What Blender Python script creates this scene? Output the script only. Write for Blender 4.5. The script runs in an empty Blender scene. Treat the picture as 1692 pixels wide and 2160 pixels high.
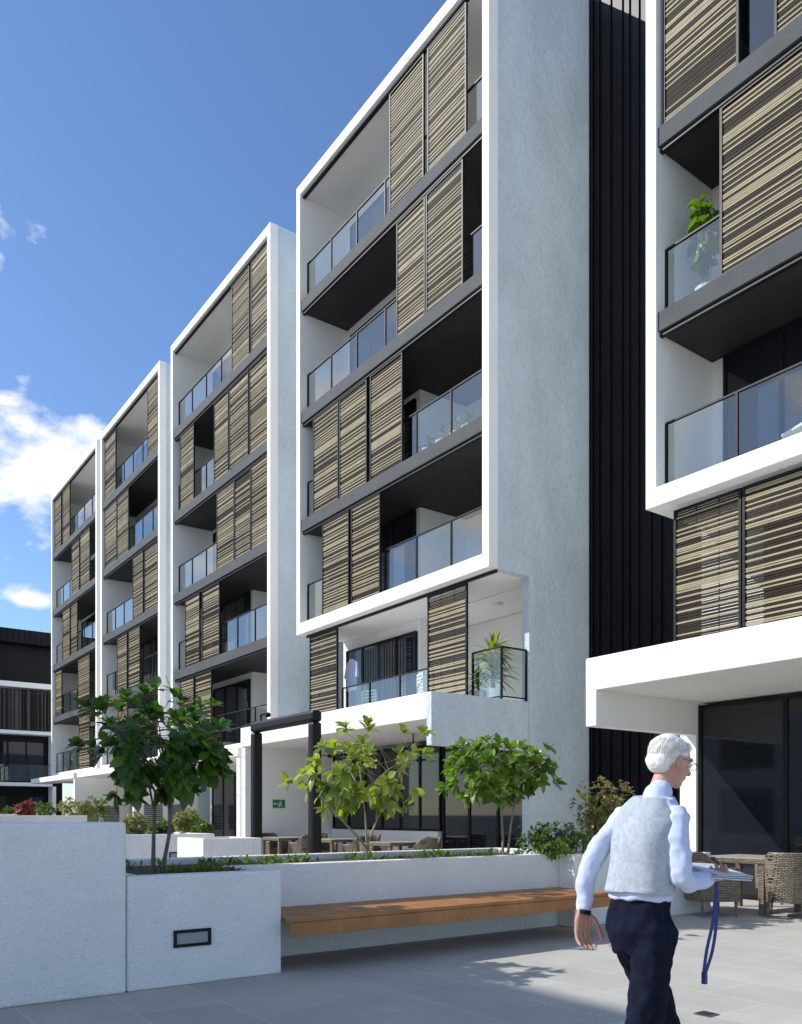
import bpy, bmesh, math, random
from mathutils import Vector, Matrix, noise
R=math.radians; PI=math.pi
scn=bpy.context.scene; col=scn.collection
# ---------------------------------------------------------------- camera maths (authoring aid: pixel of the photo + known plane -> place)
F=1750.0; CX=846.0; HY=1720.0; CH=1.3
cs,sn=.589,.808
def P(px,py,Y):
    X=(px-CX)/F*Y
    return Vector((cs*X-sn*Y, sn*X+cs*Y, CH+(HY-py)/F*Y))
def fx(px,y=11.02):
    a=(px-CX)/F
    return -y*(sn-cs*a)/(cs+sn*a)
# ---------------------------------------------------------------- materials
def nodes(name):
    m=bpy.data.materials.new(name); m.use_nodes=True
    nt=m.node_tree; b=nt.nodes['Principled BSDF']
    return m,nt,b
def pmat(name,c,rough=.6,var=.12,vs=2.0,bump=0,bs=80,spec=.5,metal=0,c2=None,streak=False,fine=0,trowel=0):
    m,nt,b=nodes(name); N=nt.nodes; L=nt.links
    b.inputs['Roughness'].default_value=rough; b.inputs['Metallic'].default_value=metal
    b.inputs['Specular IOR Level'].default_value=spec
    tc=N.new('ShaderNodeTexCoord'); src=tc.outputs['Object']
    if streak:
        mp=N.new('ShaderNodeMapping'); mp.inputs['Scale'].default_value=(1,1,.5); L.new(src,mp.inputs[0]); src2=mp.outputs[0]
    else: src2=src
    n=N.new('ShaderNodeTexNoise'); n.inputs['Scale'].default_value=vs; n.inputs['Detail'].default_value=8; n.inputs['Roughness'].default_value=.6
    L.new(src2,n.inputs['Vector'])
    r=N.new('ShaderNodeValToRGB'); r.color_ramp.elements[0].position=.3; r.color_ramp.elements[1].position=.7
    a=[x*(1-var) for x in c]; d=[min(1,x*(1+var)) for x in (c2 or c)]
    r.color_ramp.elements[0].color=(*a,1); r.color_ramp.elements[1].color=(*d,1)
    L.new(n.outputs['Fac'],r.inputs[0]); colr=r.outputs[0]
    if fine:
        n3=N.new('ShaderNodeTexNoise'); n3.inputs['Scale'].default_value=bs*.8; n3.inputs['Detail'].default_value=3; L.new(src,n3.inputs['Vector'])
        mr=N.new('ShaderNodeMapRange'); mr.inputs[1].default_value=.3; mr.inputs[2].default_value=.7; mr.inputs[3].default_value=1-fine; mr.inputs[4].default_value=1+fine; L.new(n3.outputs['Fac'],mr.inputs[0])
        mx=N.new('ShaderNodeMixRGB'); mx.blend_type='MULTIPLY'; mx.inputs[0].default_value=1; L.new(colr,mx.inputs[1]); L.new(mr.outputs[0],mx.inputs[2]); colr=mx.outputs[0]
    L.new(colr,b.inputs['Base Color'])
    if bump:
        n2=N.new('ShaderNodeTexNoise'); n2.inputs['Scale'].default_value=bs; n2.inputs['Detail'].default_value=4
        L.new(src,n2.inputs['Vector'])
        bp=N.new('ShaderNodeBump'); bp.inputs['Strength'].default_value=bump; bp.inputs['Distance'].default_value=.02
        L.new(n2.outputs['Fac'],bp.inputs['Height']); last=bp
        if trowel:
            n4=N.new('ShaderNodeTexNoise'); n4.inputs['Scale'].default_value=3.2; n4.inputs['Detail'].default_value=5; n4.inputs['Distortion'].default_value=1.2; L.new(src,n4.inputs['Vector'])
            bq=N.new('ShaderNodeBump'); bq.inputs['Strength'].default_value=trowel; bq.inputs['Distance'].default_value=.06
            L.new(n4.outputs['Fac'],bq.inputs['Height']); L.new(bp.outputs[0],bq.inputs['Normal']); last=bq
        L.new(last.outputs[0],b.inputs['Normal'])
    return m
M={}
M['paint']=pmat('painted render',(.90,.885,.86),.8,.03,.6,.3,28,streak=True)
M['wall_shaded']=pmat('shade tinted wall render',(.58,.665,.71),.9,.11,1.1,1.0,17,streak=True,fine=.06,spec=.2,trowel=.5)  # cool blue shade put into the colour of walls turned from the sun
M['planter']=pmat('planter render',(.86,.85,.82),.85,.05,1.5,.8,55,fine=.04,spec=.2)
M['soffit_white']=pmat('white soffit',(.88,.88,.85),.8,.02)
M['floor_bounce']=pmat('balcony bounce floor',(.66,.63,.57),.6,.05)  # unseen pale balcony floor finish, added to bounce sun onto the soffits
M['slab']=pmat('charcoal slab paint',(.075,.08,.085),.75,.15,2,.3,60,spec=.3)
M['black']=pmat('black metal',(.008,.008,.009),.5,.1,spec=.25)
M['soffit_dark']=pmat('dark soffit',(.025,.024,.025),.7,.1)
M['clad']=pmat('black cladding',(.003,.003,.004),.42,.3,1,spec=.2)
M['beige']=pmat('beige slat',(.35,.30,.185),.6,.15,3,spec=.2)
M['brown']=pmat('brown slat',(.03,.022,.016),.6,.2,3,spec=.1)
M['soil']=pmat('soil mulch',(.06,.042,.03),.95,.5,20,.8,50)
M['wood']=pmat('hardwood',(.38,.16,.05),.5,.25,4,.1,90)
M['bark']=pmat('bark',(.16,.13,.095),.9,.3,20,.5,60)
M['pale_bark']=pmat('pale bark',(.36,.31,.21),.9,.2,20,.5,60)
M['whiteobj']=pmat('white plastic',(.75,.75,.72),.5,.05)
M['tabletop']=pmat('table top',(.50,.45,.37),.3,.1)
M['green_sign']=pmat('green sign',(.01,.25,.10),.4,.05)
M['skin']=pmat('skin',(.48,.26,.19),.55,.12,14,.1,120)
M['hair']=pmat('white hair',(.74,.72,.66),.7,.25,50)
M['navy']=pmat('navy trousers',(.009,.011,.024),.95,.3,25,.3,160,spec=.1)
M['shirt']=pmat('lavender shirt',(.52,.57,.74),.8,.05,10,.1,40)
M['lens']=pmat('eye white',(.7,.7,.68),.2,.02)
M['blue']=pmat('blue strap',(.02,.035,.18),.6,.2,40)
M['paper']=pmat('paper',(.55,.57,.6),.5,.25,14)
M['brass']=pmat('fixture grey',(.12,.12,.12),.5,.1)
M['lampglass']=pmat('lens panel',(.30,.32,.34),.3,.05)
M['terracotta']=pmat('terracotta',(.35,.12,.06),.8,.1)
M['shoe']=pmat('shoe',(.03,.03,.03),.5,.1)
M['curtain']=pmat('grey curtain',(.10,.10,.105),.9,.2)
def vestmat():
    m,nt,b=nodes('checked vest'); N=nt.nodes; L=nt.links
    tc=N.new('ShaderNodeTexCoord'); sp=N.new('ShaderNodeSeparateXYZ'); L.new(tc.outputs['Object'],sp.inputs[0])
    at=N.new('ShaderNodeMath'); at.operation='ADD'; L.new(sp.outputs[0],at.inputs[0]); L.new(sp.outputs[1],at.inputs[1])
    cb=N.new('ShaderNodeCombineXYZ'); L.new(at.outputs[0],cb.inputs[0]); L.new(sp.outputs[2],cb.inputs[1])
    nz=N.new('ShaderNodeTexNoise'); nz.inputs['Scale'].default_value=7; L.new(tc.outputs['Object'],nz.inputs['Vector'])
    mm=N.new('ShaderNodeVectorMath'); mm.operation='MULTIPLY_ADD'; L.new(nz.outputs['Color'],mm.inputs[0]); mm.inputs[1].default_value=(.04,.04,0); L.new(cb.outputs[0],mm.inputs[2])
    br=N.new('ShaderNodeTexBrick'); br.inputs['Scale'].default_value=1; br.inputs['Brick Width'].default_value=.013; br.inputs['Row Height'].default_value=.013
    br.inputs['Mortar Size'].default_value=.002; br.inputs['Mortar Smooth'].default_value=1
    br.inputs['Color1'].default_value=(.43,.47,.51,1); br.inputs['Color2'].default_value=(.33,.37,.42,1); br.inputs['Mortar'].default_value=(.37,.41,.45,1)
    L.new(mm.outputs[0],br.inputs['Vector']); L.new(br.outputs['Color'],b.inputs['Base Color']); b.inputs['Roughness'].default_value=.9; b.inputs['Specular IOR Level'].default_value=.15
    return m
M['vest']=vestmat()
def leafmat(name,c1,c2,trans=.35,rough=.35):
    m,nt,b=nodes(name); N=nt.nodes; L=nt.links
    g=N.new('ShaderNodeNewGeometry'); r=N.new('ShaderNodeValToRGB')
    r.color_ramp.elements[0].color=(*c1,1); r.color_ramp.elements[1].color=(*c2,1)
    L.new(g.outputs['Random Per Island'],r.inputs[0]); L.new(r.outputs[0],b.inputs['Base Color'])
    b.inputs['Roughness'].default_value=rough
    t=N.new('ShaderNodeBsdfTranslucent'); 
    mx=N.new('ShaderNodeMixRGB'); mx.blend_type='MULTIPLY'; mx.inputs[0].default_value=1; mx.inputs[2].default_value=(1.9,2.0,.7,1)
    L.new(r.outputs[0],mx.inputs[1]); L.new(mx.outputs[0],t.inputs[0])
    ms=N.new('ShaderNodeMixShader'); ms.inputs[0].default_value=trans
    out=N['Material Output']
    L.new(b.outputs[0],ms.inputs[1]); L.new(t.outputs[0],ms.inputs[2]); L.new(ms.outputs[0],out.inputs['Surface'])
    return m
M['leaf1']=leafmat('dark leaf',(.025,.075,.014),(.11,.20,.032),.36,.3)
M['leaf2']=leafmat('yellow green leaf',(.13,.19,.03),(.31,.36,.075),.4,.28)
M['leaf3']=leafmat('mid green leaf',(.06,.13,.015),(.19,.28,.04),.37)
M['leafred']=leafmat('red leaf',(.14,.02,.03),(.30,.09,.08),.3)
M['leafshrub']=leafmat('shrub leaf',(.05,.10,.014),(.16,.22,.035),.3)
M['leafgold']=leafmat('golden shrub leaf',(.11,.15,.03),(.34,.30,.10),.3)
M['flower']=leafmat('purple flower',(.25,.06,.25),(.4,.15,.4),.3)
def glassmat():
    m,nt,b=nodes('balustrade glass'); N=nt.nodes; L=nt.links
    N.remove(b); out=N['Material Output']
    tr=N.new('ShaderNodeBsdfTransparent'); tr.inputs[0].default_value=(.86,.92,.89,1)
    gl=N.new('ShaderNodeBsdfGlossy'); gl.inputs['Roughness'].default_value=.01; gl.inputs[0].default_value=(1,1,.98,1)
    fr=N.new('ShaderNodeLayerWeight'); fr.inputs['Blend'].default_value=.5
    pw_=N.new('ShaderNodeMath'); pw_.operation='POWER'; pw_.inputs[1].default_value=3.4; L.new(fr.outputs['Facing'],pw_.inputs[0])
    ma=N.new('ShaderNodeMath'); ma.operation='MULTIPLY_ADD'; ma.inputs[1].default_value=.75; ma.inputs[2].default_value=.12; ma.use_clamp=True
    L.new(pw_.outputs[0],ma.inputs[0])
    ms=N.new('ShaderNodeMixShader'); L.new(ma.outputs[0],ms.inputs[0]); L.new(tr.outputs[0],ms.inputs[1]); L.new(gl.outputs[0],ms.inputs[2])
    L.new(ms.outputs[0],out.inputs['Surface']); return m
M['glass']=glassmat()
M['darkglass']=pmat('dark door glass',(.012,.014,.018),.04,.3,.8,spec=.6)
def wickermat():
    m,nt,b=nodes('wicker'); N=nt.nodes; L=nt.links
    tc=N.new('ShaderNodeTexCoord'); sp=N.new('ShaderNodeSeparateXYZ'); L.new(tc.outputs['Object'],sp.inputs[0])
    ad=N.new('ShaderNodeMath'); ad.operation='ADD'; L.new(sp.outputs[0],ad.inputs[0]); L.new(sp.outputs[1],ad.inputs[1])
    cb=N.new('ShaderNodeCombineXYZ'); L.new(ad.outputs[0],cb.inputs[0]); L.new(sp.outputs[2],cb.inputs[1])
    br=N.new('ShaderNodeTexBrick'); br.inputs['Scale'].default_value=1; br.inputs['Brick Width'].default_value=.05; br.inputs['Row Height'].default_value=.022
    br.inputs['Mortar Size'].default_value=.0035; br.inputs['Color1'].default_value=(.34,.275,.20,1); br.inputs['Color2'].default_value=(.19,.15,.105,1); br.inputs['Mortar'].default_value=(.014,.011,.009,1)
    L.new(cb.outputs[0],br.inputs['Vector']); L.new(br.outputs['Color'],b.inputs['Base Color'])
    bp=N.new('ShaderNodeBump'); bp.inputs['Strength'].default_value=.7; bp.inputs['Distance'].default_value=.006; bp.invert=True
    L.new(br.outputs['Fac'],bp.inputs['Height']); L.new(bp.outputs[0],b.inputs['Normal']); b.inputs['Roughness'].default_value=.5
    return m
M['wicker']=wickermat()
def pavermat():
    m,nt,b=nodes('stone pavers'); N=nt.nodes; L=nt.links
    tc=N.new('ShaderNodeTexCoord')
    br=N.new('ShaderNodeTexBrick'); br.inputs['Scale'].default_value=1; br.inputs['Brick Width'].default_value=.9; br.inputs['Row Height'].default_value=.6
    br.inputs['Mortar Size'].default_value=.005; br.inputs['Mortar Smooth'].default_value=.3
    br.inputs['Color1'].default_value=(.49,.465,.42,1); br.inputs['Color2'].default_value=(.435,.415,.375,1); br.inputs['Mortar'].default_value=(.60,.58,.54,1)
    L.new(tc.outputs['Object'],br.inputs['Vector'])
    n=N.new('ShaderNodeTexNoise'); n.inputs['Scale'].default_value=1.6; n.inputs['Detail'].default_value=10; n.inputs['Roughness'].default_value=.65; L.new(tc.outputs['Object'],n.inputs['Vector'])
    mr=N.new('ShaderNodeMapRange'); mr.inputs[1].default_value=.3; mr.inputs[2].default_value=.7; mr.inputs[3].default_value=.9; mr.inputs[4].default_value=1.08
    L.new(n.outputs['Fac'],mr.inputs[0])
    mx=N.new('ShaderNodeMixRGB'); mx.blend_type='MULTIPLY'; mx.inputs[0].default_value=1; L.new(br.outputs['Color'],mx.inputs[1]); L.new(mr.outputs[0],mx.inputs[2])
    L.new(mx.outputs[0],b.inputs['Base Color'])
    n2=N.new('ShaderNodeTexNoise'); n2.inputs['Scale'].default_value=220; L.new(tc.outputs['Object'],n2.inputs['Vector'])
    bp=N.new('ShaderNodeBump'); bp.inputs['Strength'].default_value=.15; bp.inputs['Distance'].default_value=.004; L.new(n2.outputs['Fac'],bp.inputs['Height']); L.new(bp.outputs[0],b.inputs['Normal'])
    b.inputs['Roughness'].default_value=.8; b.inputs['Specular IOR Level'].default_value=.08; return m
M['paver']=pavermat()
# ---------------------------------------------------------------- mesh helpers
def rootof(o):
    while o.parent: o=o.parent
    return o
class MB:
    def __init__(s): s.v=[]; s.f=[]; s.m=[]
    def box(s,x0,x1,y0,y1,z0,z1,mi=0):
        if x0>x1: x0,x1=x1,x0
        if y0>y1: y0,y1=y1,y0
        if z0>z1: z0,z1=z1,z0
        b=len(s.v)
        s.v+=[Vector(p) for p in ((x0,y0,z0),(x1,y0,z0),(x1,y1,z0),(x0,y1,z0),(x0,y0,z1),(x1,y0,z1),(x1,y1,z1),(x0,y1,z1))]
        s.f+=[tuple(b+i for i in q) for q in ((0,3,2,1),(4,5,6,7),(0,1,5,4),(1,2,6,5),(2,3,7,6),(3,0,4,7))]; s.m+=[mi]*6
        return s
    def quad(s,a,b,c,d,mi=0):
        k=len(s.v); s.v+=[Vector(a),Vector(b),Vector(c),Vector(d)]; s.f.append((k,k+1,k+2,k+3)); s.m.append(mi); return s
    def xf(s,mat,start=0):
        for i in range(start,len(s.v)): s.v[i]=mat@s.v[i]
        return s
    def obox(s,c,ax,ay,az,hx,hy,hz,mi=0):
        st=len(s.v); s.box(-hx,hx,-hy,hy,-hz,hz,mi)
        for i in range(st,len(s.v)):
            p=s.v[i]; s.v[i]=c+ax*p.x+ay*p.y+az*p.z
        return s
    def tube(s,pts,rad,n=8,mi=0,round_=True):
        pts=[Vector(p) for p in pts]; k=len(pts)
        if not isinstance(rad,(list,tuple)): rad=[rad]*k
        rings=[]; prev=None
        for i in range(k):
            d=(pts[min(i+1,k-1)]-pts[max(i-1,0)]).normalized()
            if prev is None:
                up=Vector((0,0,1)) if abs(d.z)<.9 else Vector((0,1,0))
                a=d.cross(up).normalized()
            else:
                a=(prev-d*prev.dot(d)).normalized()
            prev=a; bb=d.cross(a)
            rings.append((pts[i],a,bb,d))
        out=[]
        if round_:
            p,a,b_,d=rings[0]; r=rad[0]; out.append((p-d*r*.7,a,b_,r*.6)); 
            for (p,a,b_,d),r in zip(rings,rad): out.append((p,a,b_,r))
            p,a,b_,d=rings[-1]; r=rad[-1]; out.append((p+d*r*.7,a,b_,r*.6))
        else:
            for (p,a,b_,d),r in zip(rings,rad): out.append((p,a,b_,r))
        b0=len(s.v)
        for (p,a,b_,r) in out:
            for j in range(n):
                t=2*PI*j/n; s.v.append(p+a*(math.cos(t)*r)+b_*(math.sin(t)*r))
        m=len(out)
        for i in range(m-1):
            for j in range(n):
                s.f.append((b0+i*n+j,b0+i*n+(j+1)%n,b0+(i+1)*n+(j+1)%n,b0+(i+1)*n+j)); s.m.append(mi)
        c0=len(s.v); s.v.append(out[0][0]-rings[0][3]*(rad[0]*.25 if round_ else 0)); s.v.append(out[-1][0]+rings[-1][3]*(rad[-1]*.25 if round_ else 0))
        for j in range(n):
            s.f.append((c0,b0+(j+1)%n,b0+j)); s.m.append(mi)
            e=b0+(m-1)*n; s.f.append((c0+1,e+j,e+(j+1)%n)); s.m.append(mi)
        return s
    def ell(s,c,r,n=16,m=10,mi=0,mat=None):
        c=Vector(c); b0=len(s.v); 
        for i in range(1,m):
            ph=PI*i/m
            for j in range(n):
                t=2*PI*j/n; s.v.append(Vector((c.x+r[0]*math.sin(ph)*math.cos(t),c.y+r[1]*math.sin(ph)*math.sin(t),c.z+r[2]*math.cos(ph))))
        s.v.append(c+Vector((0,0,r[2]))); s.v.append(c-Vector((0,0,r[2]))); top=len(s.v)-2; bot=top+1
        for i in range(m-2):
            for j in range(n):
                s.f.append((b0+i*n+j,b0+(i+1)*n+j,b0+(i+1)*n+(j+1)%n,b0+i*n+(j+1)%n)); s.m.append(mi)
        for j in range(n):
            s.f.append((top,b0+j,b0+(j+1)%n)); s.m.append(mi)
            e=b0+(m-2)*n; s.f.append((bot,e+(j+1)%n,e+j)); s.m.append(mi)
        if mat: 
            for i in range(b0,len(s.v)): s.v[i]=mat@s.v[i]
        return s
    def loft(s,rings,n=24,mi=0):  # rings: (cx,cy,z,rx,ry)
        b0=len(s.v)
        for (cx,cy,z,rx,ry) in rings:
            for j in range(n):
                t=2*PI*j/n; s.v.append(Vector((cx+rx*math.cos(t),cy+ry*math.sin(t),z)))
        k=len(rings)
        for i in range(k-1):
            for j in range(n):
                s.f.append((b0+i*n+j,b0+i*n+(j+1)%n,b0+(i+1)*n+(j+1)%n,b0+(i+1)*n+j)); s.m.append(mi)
        s.f.append(tuple(b0+j for j in reversed(range(n)))); s.m.append(mi)
        s.f.append(tuple(b0+(k-1)*n+j for j in range(n))); s.m.append(mi)
        return s
    def leaf(s,base,d,up,L,W,droop=.2,mi=0,prof=(.1,.62,.95,1,.68,.05),fold=.22):
        d=d.normalized(); sd=d.cross(up)
        if sd.length<.01: sd=d.cross(Vector((1,0,0)))
        sd.normalize(); nr=sd.cross(d)
        b0=len(s.v); K=len(prof)
        for i in range(K):
            t=i/(K-1); w=W*.5*prof[i]; p=base+d*(L*t)-Vector((0,0,1))*(droop*L*t*t)
            s.v+=[p-sd*w+nr*w*fold,p,p+sd*w+nr*w*fold]
        for i in range(K-1):
            for j in range(2):
                a=b0+i*3+j; s.f.append((a,a+1,a+4,a+3)); s.m.append(mi)
        return s
    def mesh(s,name,org=Vector((0,0,0))):
        me=bpy.data.meshes.new(name); me.from_pydata([tuple(p-org) for p in s.v],[],s.f)
        me.polygons.foreach_set('material_index',s.m); me.update(); return me
    def build(s,name,mats,parent=None,world=True,loc=None,smooth=False,bevel=0):
        org=Vector((0,0,0))
        if parent is not None and world: org=rootof(parent).location.copy()
        if parent is None and loc is not None: org=Vector(loc)
        me=s.mesh(name,org)
        if not isinstance(mats,(list,tuple)): mats=[mats]
        for m in mats: me.materials.append(M[m])
        if smooth: me.polygons.foreach_set('use_smooth',[True]*len(me.polygons))
        o=bpy.data.objects.new(name,me); col.objects.link(o)
        if parent is not None: o.parent=parent
        elif loc is not None: o.location=org
        if bevel:
            b=o.modifiers.new('bevel','BEVEL'); b.width=bevel; b.segments=2; b.limit_method='ANGLE'
        return o
def tag(o,label=None,cat=None,group=None,kind=None):
    if label: o['label']=label
    if cat: o['category']=cat
    if group: o['group']=group
    if kind: o['kind']=kind
    return o
def empty(name,loc,label,cat,group=None,rz=0):
    o=bpy.data.objects.new(name,None); col.objects.link(o); o.location=loc; o.rotation_euler=(0,0,rz); o.empty_display_size=.2
    return tag(o,label,cat,group)
def copy_tree(o,parent=None):
    c=o.copy(); col.objects.link(c); c.parent=parent
    for ch in list(o.children): copy_tree(ch,c)
    return c
# ---------------------------------------------------------------- ground
g=MB(); g.v=[Vector(p) for p in ((-300,-200,0),(150,-200,0),(150,300,0),(-300,300,0))]; g.f=[(0,1,2,3)]; g.m=[0]
tag(g.build('ground','paver'),kind='structure')
# ---------------------------------------------------------------- facade parts
def screen(x0,x1,z0,z1,y,parent,seed):
    rg=random.Random(seed); m=MB(); z=z0+.05; last=1
    while z<z1-.06:
        mi=0 if rg.random()<(.62 if last==1 else .25) else 1
        h=rg.choice((.020,.024,.028)) if mi==0 else rg.choice((.022,.028,.036))
        if z+h>z1-.05: break
        m.box(x0+.03,x1-.03,y-(.014 if mi==0 else .004),y+.012,z,z+h,mi)
        z+=h+rg.choice((.007,.010,.014)); last=mi
    o=m.build('louvre_screen',['beige','brown'],parent)
    f=MB(); t=.04
    f.box(x0,x0+t,y-.025,y+.025,z0,z1); f.box(x1-t,x1,y-.025,y+.025,z0,z1); f.box(x0+t,x1-t,y-.025,y+.025,z0,z0+t); f.box(x0+t,x1-t,y-.025,y+.025,z1-t,z1)
    w=x1-x0
    for k in (.33,.67): f.box(x0+w*k-.008,x0+w*k+.008,y+.014,y+.024,z0+t,z1-t)
    f.build('screen_frame','black',o)
def rail(p0,p1,z,parent,h=1.05,n=None):
    p0=Vector((p0[0],p0[1],0)); p1=Vector((p1[0],p1[1],0)); d=p1-p0; L=d.length; d.normalize(); q=Vector((-d.y,d.x,0)); zz=Vector((0,0,1))
    n=n or max(1,round(L/1.25)); g_=MB(); r_=MB()
    for i in range(n):
        a=p0+d*(L*i/n+.02); b=p0+d*(L*(i+1)/n-.02)
        g_.quad(a+zz*(z+.07),b+zz*(z+.07),b+zz*(z+h-.01),a+zz*(z+h-.01))
    for i in range(n+1):
        c=p0+d*(L*i/n); c=c+zz*(z+h/2); r_.obox(c,d,q,zz,.018,.02,h/2)
    r_.obox((p0+p1)/2+zz*(z+h),d,q,zz,L/2,.022,.014); r_.obox((p0+p1)/2+zz*(z+.065),d,q,zz,L/2-.02,.014,.012)
    o=g_.build('balustrade','glass',parent); r_.build('rail','black',o)
def doors(x0,x1,z0,z1,y,parent,n=3,name='sliding_door',cur=False):
    m=MB(); m.box(x0+.03,x1-.03,y-.02,y+.02,z0+.03,z1-.03); o=m.build(name,'darkglass',parent)
    f=MB(); t=.05
    f.box(x0,x0+t,y-.05,y+.03,z0,z1); f.box(x1-t,x1,y-.05,y+.03,z0,z1); f.box(x0+t,x1-t,y-.05,y+.03,z0,z0+t); f.box(x0+t,x1-t,y-.05,y+.03,z1-t,z1)
    for i in range(1,n):
        x=x0+(x1-x0)*i/n; f.box(x-.035,x+.035,y-.045,y-.021,z0+t,z1-t)
    f.build('door_frame','black',o)
    if cur:
        c=MB(); x=x0+.9
        while x<x1-.4: c.box(x,x+.07,y-.03,y-.022,z0+.1,z1-.1); x+=.12
        c.build('curtain','curtain',o)
T=.2; YF=10.9; YB=12.4; YD=13.9; TOP=18.2
def block(label,x0,x1,spec,floors,zb,cat='apartment building',low=False,wt=18.2):
    xs=x0+.46*(x1-x0)
    root=empty('apartment_block',((x0+x1)/2,YF,0),label,cat)
    f=MB()
    f.box(x0,x0+T,YF,YB,zb,TOP); f.box(x1-T,x1,YF,YF+.25,zb,TOP)
    f.box(x0+T,xs,YF,YB,TOP-.27,TOP); f.box(xs,x1-T,YF,YD,TOP-.27,TOP)
    f.box(x0+T,x1-T,YF,YB,zb,zb+.3); 
    f.build('frame','paint',root,bevel=.012)
    w=MB(); w.box(x1-T,x1,YF+.25,YD,zb,wt)
    if low: w.box(x1-T,x1,12.0,YD,0,zb)
    else: w.box(x1-T,x1,YB,YD,0,zb)
    w.box(xs,x1,YD,22,0,wt); w.build('end_wall','wall_shaded',root)
    c=MB(); c.box(x0,xs,YB,21.9,0,TOP-.001); c.build('inner_wall','paint',root)
    c=MB(); c.box(xs+.001,x1-T-.001,YD-.012,YD-.001,zb+.3,TOP-.28); c.build('back_lining','paint',root)
    fl=MB()
    fl.box(xs,x1-T,YB,YD,zb,zb+.3)
    fl.build('balcony_floor','soffit_white',root)
    for i,z in enumerate(floors):
        ceil=(floors[i+1]-.3) if i+1<len(floors) else TOP-.27
        ft=MB(); ft.box(x0+T+.005,x1-T-.005,YF+.3,YB-.005,z+.002,z+.012); ft.box(xs+.01,x1-T-.005,YB-.005,YD-.015,z+.002,z+.012); ft.build('bounce_floor','floor_bounce',root)
        if i>0:
            s_=MB(); s_.box(x0+T,x1-T,YF+.04,YB,z-.3,z); s_.box(xs,x1-T,YB,YD,z-.3,z); s_.build('floor_slab','slab',root)
            so_=MB(); so_.box(x0+T+.01,x1-T-.01,YF+.12,YB-.01,z-.325,z-.303); so_.box(xs+.01,x1-T-.01,YB-.01,YD-.015,z-.325,z-.303); so_.build('soffit','soffit_dark',root)
        t_=MB(); t_.box(x0+T+.005,x1-T-.005,YF+.08,YF+.16,ceil-.07,ceil-.027); t_.build('screen_track','black',root)
        for k,(a,b) in enumerate(spec[i]):
            xa=max(fx(a),x0+T+.02); xb=min(fx(b),x1-T-.02)
            screen(xa,xb,z+.02,ceil-.07,YF+.12,root,i*31+k*7+int(-x0*3))
        rail((x0+T+.02,YF+.24),(x1-T-.02,YF+.24),z,root)
        doors(x0+T+.25,xs-.15,z+.015,z+2.4,YB-.03,root,3,cur=(i%2==1))
        doors(xs+.9,x1-T-.05,z+.015,z+2.4,YD-.045,root,3)
    return root,xs
fl4=[6.45,9.2,12.1,15.1]; fl5=[3.5]+[6.45,9.2,12.1,15.1]
B1x0,B1x1=-19.75,-12.05
b1,xs1=block('big white framed block with broad pale end wall and shirt hanging on lowest balcony',B1x0,B1x1,
  [[(681,737),(742,803)],[(662,715),(717,775),(782,850)],[(838,898),(900,978)],[(823,895),(903,985)]],fl4,6.15,low=True,wt=18.95)
b2,_=block('white framed block directly left of the big block with the hanging shirt',-29.05,-21.27,
  [[(381,410),(413,447)],[(392,422),(428,464)],[(458,495),(496,530),(531,566)],[(381,410),(453,483),(485,525),(528,566)],[(490,527),(531,566)]],fl5,3.2)
b3,_=block('slim looking white framed block, second from the left end of the row',-37.6,-30.15,
  [[(250,270)],[(248,269),(272,296)],[(281,303),(306,334)],[(222,247),(248,272)],[(222,245),(312,334)]],fl5,3.2)
b4,_=block('farthest white framed block at the left end of the row',-46.4,-38.15,
  [[(167,190)],[(118,131),(165,190)],[(133,148),(150,164)],[(152,168),(170,190)],[(116,130),(133,148)]],fl5,3.2)
B0x0,B0x1=-8.36,-.6
b0,xs0=block('white framed block cut by the right edge with a leafy pot plant on its balcony',B0x0,B0x1,
  [[],[(1520,1700),(1704,1900)],[(1400,1560),(1635,1830)],[(1400,1560)]],fl4,6.15,low=True)
# B1 first floor & terrace
tb=MB(); tb.box(-20.2,B1x1-.15,9.48,12.39,3.1,3.6); tb.box(xs1,B1x1-T,12.39,YD,3.1,3.5); tb.build('terrace_roof','paint',b1,bevel=.012)
tb=MB(); tb.box(B1x1-.15,B1x1,9.48,11.99,2.6,3.6); tb.build('side_fascia','wall_shaded',b1,bevel=.01)
tb=MB(); tb.box(-20.2,-20.0,9.52,12.39,0,3.1); tb.box(-19.97,-15.2,12.15,12.35,0,.92); tb.build('wing_wall','paint',b1)
c=MB(); c.box(xs1+.001,B1x1-T-.001,YD-.012,YD-.001,3.5,6.12); c.build('back_lining','paint',b1)
doors(-19.95,-15.15,.93,3.0,12.22,b1,6,'window'); doors(-15.1,-12.28,.02,3.0,12.25,b1,3)
screen(fx(658,11.2),fx(716,11.2),3.62,6.08,11.15,b1,901); screen(fx(907,11.2),fx(990,11.2),3.62,6.08,11.15,b1,902)
rail((fx(716,11.2),11.3),(fx(907,11.2),11.3),3.5,b1); rail((fx(990,11.2),11.3),(-12.12,11.3),3.6,b1,1.05,1); rail((-12.12,11.3),(-12.12,11.98),3.6,b1,1.05,1)
doors(-19.5,xs1-.1,3.61,5.85,YB-.03,b1,4,cur=True); doors(xs1+2.2,-12.3,3.51,5.75,YD-.045,b1,2)
t_=MB(); t_.box(-19.6,-12.1,11.12,11.18,6.09,6.147); t_.build('screen_track','black',b1)
t_=MB(); t_.box(xs1,B1x1-T-.001,YB,YD-.02,6.13,6.148); t_.build('soffit','soffit_white',b1)
lt=MB(); lt.ell((-13.97,12.9,6.12),(.13,.13,.05)); lt.build('ceiling_light','whiteobj',b1,smooth=True)
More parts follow.
